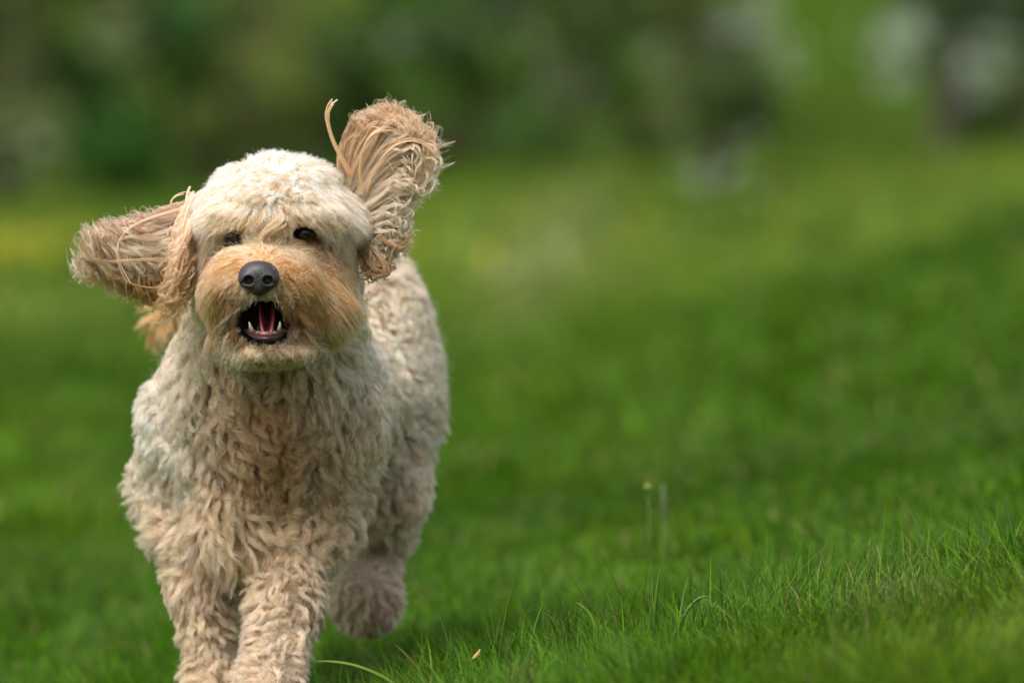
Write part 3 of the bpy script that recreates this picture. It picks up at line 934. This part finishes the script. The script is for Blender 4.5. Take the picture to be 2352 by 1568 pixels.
def build_dog():
    base = W(600, 1640, .15)
    dog = empty('dog', (0, 0, 0))
    tag(dog, 'cream curly coated dog running towards the viewer with ears flying and mouth open', 'dog')
    V, F = surface_nets(body_sd, (-.56, -.12, -.12), (.06, .98, .68), .0052)
    skin, n, b, out = new_mat('dog_skin')
    a = n.nodes.new('ShaderNodeAttribute'); a.attribute_name = 'tint'
    n.links.new(a.outputs['Color'], b.inputs['Base Color'])
    b.inputs['Roughness'].default_value = .6
    cols = coat(V) * .42  # skin tinted darker than the coat, painted depth between the locks
    inm = smooth01(.011 - mouth_sd(V.astype(np.float32)), 0, .006)[:, None]
    cols = cols * (1 - inm) + np.array((.012, .006, .006)) * inm
    body = mesh_np('body', V, F, skin, dog, cols=cols)

    r = np.random.default_rng(3)
    # ---------------- wool on trunk, neck, legs
    def wbody(C):
        w_ = np.where(head_weight(C), 0.0, 1.0)
        return w_
    M = 11500
    P = sample_surface(V, F, M, r, wbody)
    N = grad(body_sd, P)
    keep = ~((N[:, 1] > .55) & (r.random(M) < .6))
    P, N = P[keep], N[keep]; M = len(P)
    px, py = proj(P)
    down = np.array((0, 0, -1.0))
    nz = np.stack([vnoise(P, 22, k) - .5 for k in (1, 2, 3)], -1)
    T = tangential(down + .25 * np.array((0, 1, 0)) + nz * 2.2 + r.normal(size=(M, 3)) * .25, N)
    legs = smooth01(py, 1150, 1300)
    D0 = N * .8 + nrm(T) * .6
    D1 = nrm(T) * 1.0 + N * .12
    L = (.048 + .022 * vnoise(P, 18, 9)) * (1 - .45 * legs) * (1 - .25 * smooth01(P[:, 1], .4, .5))
    fringe = np.exp(-(((px - 530) / 80) ** 2 + ((py - 1200) / 70) ** 2)) * (P[:, 1] < .3)
    L = L * (1 + .8 * fringe)
    A = np.where(legs > .5, .0036, .0066) * (.6 + .6 * r.random(M))
    A = np.where((P[:, 1] > .62) & (py < 800), .001, A)
    strands = locks(P, N, D0, D1, L, .0036 - .0004 * legs, A, (1.6 + .7 * r.random(M)) * (1 - .35 * legs), 32, 20, 5, conv=.50, frizz=.0005, drop=.12)
    lockcol = coat(P) * r.uniform(.74, 1.10, (M, 1)) * (1 + r.normal(0, .03, (M, 3)))
    c = np.repeat(lockcol, 32, 0)
    k = strands.shape[1]
    rad = np.interp(np.linspace(0, 1, k), [0, .5, 1], [.00032, .00028, .00008])
    # short underwool so that no skin shows
    M2 = 110000
    P2 = sample_surface(V, F, M2, r, wbody); N2 = grad(body_sd, P2)
    T2 = tangential(down + r.normal(size=(M2, 3)) * .9, N2)
    s2 = locks(P2, N2, N2 + T2 * .4, nrm(T2) + N2 * .5, (.012), .002, .0020, 1.1, 1, 20, 6, frizz=.001)
    c2 = coat(P2) * .9  # underwool slightly darkened, imitating shade beneath the locks
    # loose single hairs standing out of the coat
    M3 = 15000
    P3 = sample_surface(V, F, M3, r, wbody); N3 = grad(body_sd, P3)
    T3 = tangential(down + r.normal(size=(M3, 3)) * .6, N3)
    s3 = locks(P3, N3, N3 * 1.2 + T3 * .5, nrm(T3) * .7 + N3 * .7, .040 * r.uniform(.6, 1.15, M3) * (1 - .4 * smooth01(proj(P3)[1], 1150, 1300)), .001, .0035 * r.uniform(.3, 1.3, M3), r.uniform(.5, 1.6, M3), 1, 20, 7, frizz=.001)
    c3 = np.clip(coat(P3) * 1.08 + .02, 0, .95)
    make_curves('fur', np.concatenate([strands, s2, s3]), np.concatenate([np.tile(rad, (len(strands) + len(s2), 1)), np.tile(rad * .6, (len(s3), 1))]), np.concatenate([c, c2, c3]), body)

    # ---------------- head hair
    def whead(C):
        w_ = np.where(head_weight(C), 1.0, 0.0)
        w_ = w_ * (mouth_sd(C.astype(np.float32)) > .002)
        for e in EYES:
            w_ = w_ * (np.linalg.norm(C - e, axis=1) > .0125)
        return w_ * np.where(C[:, 1] < .06, 1.6, .7)

    def head_flow(P, N, r, rough):
        px, py = proj(P)
        dx = (px - 598) / 100.
        mix = lambda D, E, wt: D * (1 - wt)[:, None] + E * wt[:, None]
        st3 = lambda a, b, c: np.stack([a + 0 * px, b + 0 * px, c + 0 * px], -1)
        top = smooth01(440 - py, 0, 60)
        # muzzle and cheeks comb away from the nose, then down
        D = st3(1.15 * np.sign(dx) * np.abs(dx) ** .7, .25, -.30 - .012 * np.clip(py - 600, -20, 100))
        D = mix(D, st3(.55 * dx, .35, 1.0), top)
        mo = np.exp(-((np.abs(px - 600) - 46) / 30) ** 2) * smooth01(py, 645, 680) * smooth01(775 - py, 0, 30)
        D = mix(D, st3(.42 * np.sign(dx), -.2, -1.0), mo)
        fore = smooth01(py, 395, 430) * smooth01(540 - py, 0, 40)
        D = mix(D, st3(1.3 * (px - 620) / 90, -.2, -.62), fore)
        temple = smooth01(np.abs(px - 620), 70, 125) * smooth01(py, 420, 455) * smooth01(660 - py, 0, 60)
        D = mix(D, st3(.30 * np.sign(dx), .05, -1.0), temple)
        br = np.exp(-((px - 608) / 40) ** 2) * smooth01(600 - py, 0, 25) * smooth01(py, 490, 515)
        D = mix(D, st3(.5 * (px - 608) / 40, -.1, 1.0), br)
        chin = np.exp(-((px - 628) / 85) ** 4) * smooth01(py, 768, 782)
        D = mix(D, st3(.25 * (px - 625) / 60, -.1, -1.0), chin)
        nz = np.stack([vnoise(P, 26, k) - .5 for k in (4, 5, 6)], -1)
        T = nrm(tangential(D + nz * (rough * (1 + .8 * top - .6 * chin))[:, None] + r.normal(size=P.shape) * .07, N))
        return px, py, T, top, fore, mo, chin, br

    def streaks(P, r, J):
        m = len(P)
        k = r.random((m, 1))
        c = coat(P) * r.uniform(.86, 1.10, (m, 1))
        c = np.where(k < .24, coat(P) * np.array((.66, .50, .36)), c)
        c = np.where(k > .84, coat(P) * .55 + np.array((.43, .385, .32)), c)
        return np.repeat(c, J, 0)
    NOSE = W(594, 637, -.09)
    sets, scol = [], []
    # short woolly crown
    M = 4200
    P = sample_surface(V, F, M, r, lambda C: whead(C) * smooth01(480 - proj(C)[1] + 40 * (vnoise(C, 60, 3) - .5), 0, 60))
    N = grad(body_sd, P)
    px, py, T, top, fore, mo, chin, br = head_flow(P, N, r, .8)
    L = .021 + .024 * vnoise(P, 50, 31) ** 2 * (.85 + .3 * vnoise(P, 25, 12))
    D0 = N * .95 + T * .6; D1 = T + N * (.25 + .4 * top)[:, None]
    sets.append(locks(P, N, D0, D1, L, .0046, .0042 * (.4 + r.random(M)), .7 + .6 * r.random(M), 30, 12, 8, conv=.72, frizz=.0008, lenvar=.45))
    scol.append(streaks(P, r, 30))
    # long silky hair of face, brow, cheeks and chin
    M = 17000
    P = sample_surface(V, F, M, r, lambda C: whead(C) * (.03 + smooth01(proj(C)[1] - 405, 0, 60)))
    N = grad(body_sd, P)
    px, py, T, top, fore, mo, chin, br = head_flow(P, N, r, .22)
    side = smooth01(np.abs(px - 605), 50, 130)
    L = .034 + .016 * side * smooth01(py, 560, 620) + .006 * side + .020 * fore - .022 * fore * smooth01(py, 450, 500) + .008 * mo
    L = np.where(br > .4, .014, L)
    eye_near = np.min([np.linalg.norm(P - e, axis=1) for e in EYES], axis=0)
    L = np.where((eye_near < .030) & (py > 535), L * .42, L)
    nd = np.linalg.norm(P - NOSE, axis=1)
    L = L * (.40 + .60 * smooth01(nd, .022, .040))
    md = mouth_sd(P.astype(np.float32))
    L = np.where((md < .012) & (py < 705) & (np.abs(px - 602) < 30), L * .5, L)
    L = np.where(chin > .3, .0075, L)
    L = np.where((py > 735) & (chin < .5), np.where(P[:, 1] < .01, .009, .014), L)
    L = L * (.8 + .4 * vnoise(P, 25, 12))
    lift = .36 + .12 * side * smooth01(py, 580, 640) + .30 * fore * (1 - smooth01(py, 450, 510)) + .4 * top - .14 * chin
    D0 = N * lift[:, None] + T * .8
    D1 = T + N * (.06 + .04 * fore)[:, None]
    # chin hair lies flatter but still stands clear of the skin
    sets.append(locks(P, N, D0, D1, L, .0026, (.0011 + .0012 * fore) * (.4 + 1.2 * r.random(M)), .4 + .5 * r.random(M), 13, 12, 9, conv=.62, frizz=.0006, lenvar=.5, drop=.16))
    scol.append(streaks(P, r, 13))
    M = 5000
    P = sample_surface(V, F, M, r, lambda C: whead(C) * (.25 + smooth01(540 - proj(C)[1], 0, 60)))
    N = grad(body_sd, P)
    px, py, T, top, fore, mo, chin, br = head_flow(P, N, r, 1.2)
    sets.append(locks(P, N, N * 1.1 + T * .5, T * .6 + N * (.3 + .5 * top)[:, None], .030 * r.uniform(.5, 1.15, M) * (1 - .6 * chin), .0012, .0022 * r.random(M), .9, 1, 12, 19, frizz=.001))
    scol.append(coat(P))
    st = np.concatenate(sets); col = np.concatenate(scol)
    bad = np.zeros(len(st), bool)
    for k_ in (5, 8, 11):
        bad |= np.linalg.norm((st[:, k_] - NOSE) / np.array((1, 1.6, .85)), axis=1) < .0195
    st, col = st[~bad], col[~bad]
    rad = np.interp(np.linspace(0, 1, 12), [0, .5, 1], [.00026, .00023, .00006])
    # hand placed tufts: forehead curl, brow hair falling over the eyes, hair under the nose
    def tuft(gs_, m, seed, rr_, col_, amp=.001):
        q, _ = ear_fan(gs_, m, 26, 12, seed, .007, .45, rr_, amp, .6, .0006, .35, .3, .35, jit=.0022)
        cc_ = coat(q[:, 3]) * .8 + np.array(col_) * .2
        return q, cc_ * np.random.default_rng(seed).uniform(.85, 1.15, (m, 1)).repeat(26, 0)
    tl = [tuft([[(600, 560, -.03), (585, 520, -.05), (652, 520, -.055), (628, 478, -.05)], [(612, 560, -.03), (600, 520, -.05), (665, 525, -.055), (640, 482, -.05)]], 10, 51, .0022, (.66, .55, .42))]
    st = np.concatenate([st] + [a_ for a_, _ in tl]); col = np.concatenate([col] + [b_ for _, b_ in tl])
    # the coat parts over the eyes: no hair lies across the open lids
    bad = np.zeros(len(st), bool)
    for e, rx, rz in ((EYES[0], .0095, .0024), (EYES[1], .0130, .0072)):
        for k_ in range(1, st.shape[1]):
            q_ = (st[:, k_] - e) / np.array((rx, 1, rz))
            bad |= (q_[:, 0] ** 2 + (q_[:, 2] + .12) ** 2 < 1)
    for k_ in range(3, st.shape[1]):
        bad |= mouth_sd(st[:, k_].astype(np.float32)) < -.0085
    bad &= np.random.default_rng(77).random(len(st)) < 2
    st, col = st[~bad], col[~bad]
    make_curves('face_hair', st, rad, col, body)

    # ---------------- ears
    earskin = plain_mat('ear_skin', (.24, .16, .11), .7, .3, .15, 60)

    def ear(sd, lo, hi, guides, n_locks, seed, colfn, root_c, extra=(), waves=(), **kw):
        Ve, Fe = surface_nets(sd, lo, hi, .0025)
        e = mesh_np('ear', Ve, Fe, earskin, dog)
        J = 26
        st, side = ear_fan(guides, n_locks, J, 22, seed, **kw, J=J) if False else ear_fan(guides, n_locks, J, 22, seed, **kw)
        lv = np.random.default_rng(seed).uniform(.55, 1.12, n_locks).repeat(J)[:, None]
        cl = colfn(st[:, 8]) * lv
        # fine loose single hairs
        fk = dict(kw); fk.update(R_=.0012, A=kw['A'] * 1.2, frizz=.0014, over=1.07, drift=.7, thick=kw['thick'] * 1.1, conv=-.5)
        s3, _ = ear_fan(guides, n_locks, 3, 22, seed + 3, **fk)
        st = np.concatenate([st, s3]); cl = np.concatenate([cl, colfn(s3[:, 8]) * 1.15])
        # hair near the root is pale like the crown
        dr = np.linalg.norm(st[:, 0] - root_c, axis=1)[:, None]
        wt = (1 - smooth01(dr, .02, .06)) * .75
        cl = cl * (1 - wt) + np.array((.80, .70, .56)) * wt
        for g, m, am, ff_ in waves:
            s2, _ = ear_fan(g, m, 14, 22, seed + 17, .014, .35, .0016, am, ff_, .0006, .55, .5, .6, 1.05, .005, .6)
            st = np.concatenate([st, s2]); cl = np.concatenate([cl, colfn(s2[:, 8]) * 1.1 + .03])
        for g, m, rr_ in extra:
            s2, _ = ear_fan([g, [(a + 6, b_ + 4, c_) for a, b_, c_ in g]], m, 30, 22, seed + 9, .004, .05, rr_, .0012, .5, .0004, .85, .75, jit=.0012)
            st = np.concatenate([st, s2]); cl = np.concatenate([cl, colfn(s2[:, 8])])
        rd = np.interp(np.linspace(0, 1, 22), [0, .5, 1], [.00024, .00022, .00006])
        make_curves('ear_hair', st, rd, cl, e)
        return e

    la, lb = W(455, 550, .085).astype(np.float32), W(300, 596, .06).astype(np.float32)
    rotl = None
    def sdl(P):
        q = P.copy(); q[..., 1] = (q[..., 1] - .07) * 3.6 + .07
        return sd_cone(q, la, lb, .026, .026) / 3.6
    gl = [[(440, 455, .09), (370, 494, .08), (314, 514, .06), (229, 530, .05)],
          [(445, 500, .08), (360, 534, .06), (294, 549, .045), (208, 549, .04)],
          [(450, 550, .07), (370, 565, .05), (304, 580, .04), (200, 580, .04)],
          [(450, 590, .07), (370, 610, .05), (304, 620, .045), (196, 620, .05)],
          [(455, 630, .08), (390, 630, .06), (314, 625, .055), (224, 625, .055)],
          [(455, 630, .09), (400, 660, .07), (340, 670, .06), (294, 660, .06)],
          [(450, 640, .10), (430, 670, .08), (390, 685, .07), (335, 675, .07)],
          ]
    def coll(Q):
        px, py = proj(Q)
        t = smooth01(py, 510, 690)[:, None]
        c = np.array((.83, .57, .42)) * (1 - t) + np.array((.46, .30, .17)) * t  # lower half of the ear darkened, shading put into the hair colour
        dk_ = np.exp(-((px - 265) / 60) ** 2 - ((py - 590) / 38) ** 2)[:, None] * .6  # hollow of the ear end darkened in the colour as well
        c = c * (1 - dk_) + np.array((.34, .20, .12)) * dk_
        return c
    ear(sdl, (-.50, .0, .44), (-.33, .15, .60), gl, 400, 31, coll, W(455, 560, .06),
        waves=[([[(450, 430, .06), (425, 490, .03), (400, 560, .02), (405, 640, .03)], [(445, 520, .05), (420, 580, .02), (395, 640, .02), (380, 705, .04)],
                 [(452, 600, .05), (438, 650, .02), (420, 690, .02), (400, 715, .04)]], 110, .0035, 1.4)], thick=.015, s0max=.45, R_=.0030, conv=.88, A=.0056, f=1.25, frizz=.0007, lenlo=.45, drift=.55, over=1.05, jit=.0022, hook=.9,
        extra=[([(440, 500, .06), (380, 480, .04), (370, 450, .04), (425, 440, .05)], 2, .0009),
               ([(430, 470, .05), (330, 500, .03), (200, 520, .02), (300, 660, .02)], 2, .0007),
               ([(420, 610, .04), (330, 560, .02), (210, 640, .02), (185, 560, .02)], 2, .0007),
               ([(440, 640, .04), (330, 700, .03), (215, 620, .02), (225, 560, .02)], 1, .0009)])

    ra_, rb_ = W(815, 480, .085).astype(np.float32), W(893, 355, .075).astype(np.float32)
    def sdr(P):
        q = P.copy(); q[..., 1] = (q[..., 1] - .08) * 3.6 + .08
        return sd_cone(q, ra_, rb_, .022, .024) / 3.6
    gr_ = [[(790, 410, .09), (775, 345, .085), (805, 260, .08), (870, 262, .07)],
           [(800, 410, .08), (810, 300, .07), (830, 240, .06), (925, 258, .06)],
           [(815, 430, .07), (850, 320, .06), (885, 248, .05), (958, 296, .05)],
           [(820, 450, .07), (880, 350, .05), (930, 275, .05), (1002, 338, .05)],
           [(820, 470, .07), (900, 390, .05), (950, 330, .05), (990, 410, .05)],
           [(815, 500, .07), (890, 440, .05), (940, 420, .05), (965, 440, .05)],
           [(820, 530, .07), (880, 480, .05), (920, 490, .05), (925, 520, .05)],
           [(820, 550, .07), (870, 530, .05), (900, 560, .05), (935, 545, .05)],
           [(815, 570, .07), (850, 560, .05), (890, 600, .05), (870, 628, .05)],
           [(815, 580, .08), (840, 600, .06), (850, 640, .06), (845, 625, .06)]]
    def colr(Q):
        px, py = proj(Q)
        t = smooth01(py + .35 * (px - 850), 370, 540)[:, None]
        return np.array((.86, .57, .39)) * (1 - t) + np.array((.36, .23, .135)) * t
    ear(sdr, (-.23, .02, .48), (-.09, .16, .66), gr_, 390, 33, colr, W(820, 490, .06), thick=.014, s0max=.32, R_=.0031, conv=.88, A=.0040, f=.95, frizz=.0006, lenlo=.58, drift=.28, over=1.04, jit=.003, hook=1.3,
        extra=[([(800, 400, .06), (775, 340, .05), (715, 265, .04), (765, 228, .04)], 4, .0022),
               ([(830, 440, .05), (800, 330, .04), (860, 240, .03), (945, 330, .04)], 3, .0008),
               ([(840, 440, .05), (850, 360, .03), (930, 260, .03), (1000, 360, .03)], 3, .0008),
               ([(850, 520, .05), (885, 560, .03), (915, 590, .03), (938, 545, .03)], 5, .0008),
               ([(840, 560, .05), (880, 590, .03), (905, 640, .03), (862, 632, .03)], 6, .0008),
               ([(835, 580, .05), (850, 620, .03), (885, 650, .03), (895, 600, .03)], 5, .0008)])

    # ---------------- nose
    NC = W(594, 636, -.098).astype(np.float32)
    def nose_sd(P):
        q = P - NC
        d = sd_ell(P, NC + np.array((0, .004, .003), np.float32), (.0225, .017, .0155))
        d = smin(d, sd_ell(P, NC + np.array((0, .002, -.012), np.float32), (.011, .013, .010)), .010)
        for sx in (-1, 1):
            d = smin(d, sd_ell(P, NC + np.array((sx * .0115, .001, -.003), np.float32), (.0115, .015, .011)), .005)
        for sx in (-1, 1):
            d = smax(d, -sd_ell(P, NC + np.array((sx * .0110, -.012, -.0035), np.float32), (.0058, .010, .0052)), .002)
            d = smax(d, -sd_cone(P, NC + np.array((sx * .013, -.013, -.005), np.float32), NC + np.array((sx * .022, -.006, -.0085), np.float32), .0022, .0014), .0015)
        d = smax(d, -sd_cone(P, NC + np.array((0, -.0165, .003), np.float32), NC + np.array((0, -.0135, -.024), np.float32), .0009, .0013), .0012)
        return d
    Vn, Fn = surface_nets(nose_sd, NC - np.array((.03, .022, .03)), NC + np.array((.03, .026, .025)), .001)
    nm = plain_mat('nose_leather', (.020, .015, .0155), .45, .5, .4, 700, coat=.15, bump=1.0)
    mesh_np('nose', Vn, Fn, nm, dog)

    # ---------------- eyes
    em = plain_mat('eye_dark', (.010, .006, .004), .10, .25, .3, 200, coat=.12)
    for e in EYES:
        bpy_me = bpy.data.meshes.new('eye')
        import bmesh
        bm = bmesh.new(); bmesh.ops.create_uvsphere(bm, u_segments=24, v_segments=16, radius=.0112)
        for v in bm.verts:
            if v.co.y < -.006: v.co.y -= .0012 * ((-.006 - v.co.y) / .005)
        for f in bm.faces: f.smooth = True
        bm.to_mesh(bpy_me); bm.free(); bpy_me.materials.append(em)
        o = bpy.data.objects.new('eye', bpy_me); COL.objects.link(o); o.location = Vector(e); o.parent = dog
        o.location.y -= .004

    # ---------------- mouth: tongue, lip, teeth
    tm = plain_mat('tongue_pink', (.27, .05, .055), .4, .5, .15, 300, coat=.3, bump=.3, sss=.3)
    def sheet(name, ctrl, prof, mat, th=.0022):
        pass
    # tongue: a curled gutter whose raised edges make a V seen from the front
    n1, n2 = 22, 17
    T_ = np.linspace(0, 1, n1); U_ = np.linspace(-1, 1, n2)
    path = np.array([W(611, 752 - 18 * (1 - t), -.020 - .048 * t) + np.array((0, 0, -.004 * t - .009 * t * t)) for t in T_])
    hw = .0070 * (1 - .35 * T_ ** 3) * np.where(T_ > .8, np.sqrt(np.clip(1 - ((T_ - .8) / .22) ** 2, 0.03, 1)), 1)
    top_ = []
    for i in range(n1):
        x = hw[i] * np.sin(U_ * 1.25) / .95
        z = np.abs(U_) ** 1.1 * .027 * (1 - .30 * T_[i]) * hw[i] / .0070
        top_.append(path[i] + np.stack([x + .001, 0 * x, z], -1))
    top_ = np.array(top_)
    bot = top_ - np.array((0, 0, .0))
    nrmv = np.cross(np.gradient(top_, axis=0), np.gradient(top_, axis=1)); nrmv = nrm(nrmv)
    bot = top_ + nrmv * .0032 * np.sign(-nrmv[n1 // 2, n2 // 2, 2] or 1)
    i = np.arange(n1 * n2).reshape(n1, n2); o2 = n1 * n2
    q = np.stack([i[:-1, :-1], i[1:, :-1], i[1:, 1:], i[:-1, 1:]], -1).reshape(-1, 4)
    ring = np.concatenate([i[0], i[1:, -1], i[-1, ::-1][1:], i[::-1, 0][1:-1]])
    rq = np.stack([ring, np.roll(ring, -1), np.roll(ring, -1) + o2, ring + o2], -1)
    Fq = np.concatenate([q, q[:, ::-1] + o2, rq])
    to = mesh_np('tongue', np.concatenate([top_.reshape(-1, 3), bot.reshape(-1, 3)]), Fq, tm, dog)
    sub = to.modifiers.new('s', 'SUBSURF'); sub.levels = 1; sub.render_levels = 1
    # lower lip: arc of dark flesh
    lm = plain_mat('lip_flesh', (.030, .010, .011), .45, .35, .3, 300, coat=.1, bump=.3)
    a = np.linspace(-1, 1, 15)
    lip = np.array([W(611 + 48 * t, 778 - 20 * abs(t) ** 2.2, -.096 + .042 * t * t) for t in a])
    make_tube('lower_lip', lip, .0027 * (1 - .45 * np.abs(a) ** 3), lm, dog, 10)
    gum = np.array([W(611 + 42 * t, 768 - 10 * abs(t) ** 2.2, -.090 + .036 * t * t) for t in a])
    make_tube('gum', gum, .0038 * (1 - .4 * np.abs(a) ** 3), plain_mat('gum_pink', (.13, .035, .04), .4, .5, .2, 300, coat=.4), dog, 10)
    tmt = plain_mat('tooth_ivory', (.36, .32, .20), .3, .5, .1, 400, coat=.3)
    def tooth(b0, b1, b2, r0):
        pts = np.array([W(*b0), (W(*b0) * .45 + W(*b1) * .55), W(*b1), (W(*b1) * .5 + W(*b2) * .5), W(*b2)])
        make_tube('tooth', pts, [r0 * .9, r0, r0 * .8, r0 * .5, r0 * .12], tmt, dog, 10)
    tooth((581, 762, -.083), (575, 750, -.087), (572, 739, -.088), .0023)
    tooth((640, 760, -.083), (643, 748, -.087), (643, 738, -.088), .0021)
    for k, xx in enumerate((592, 599, 606, 614, 622, 630)):
        tooth((xx, 767, -.089), (xx, 763, -.091), (xx, 761, -.092), .0012)
    return dog


# ------------------------------------------------------------------ build
build_ground()
build_grass()
build_background()
build_details()
build_dog()
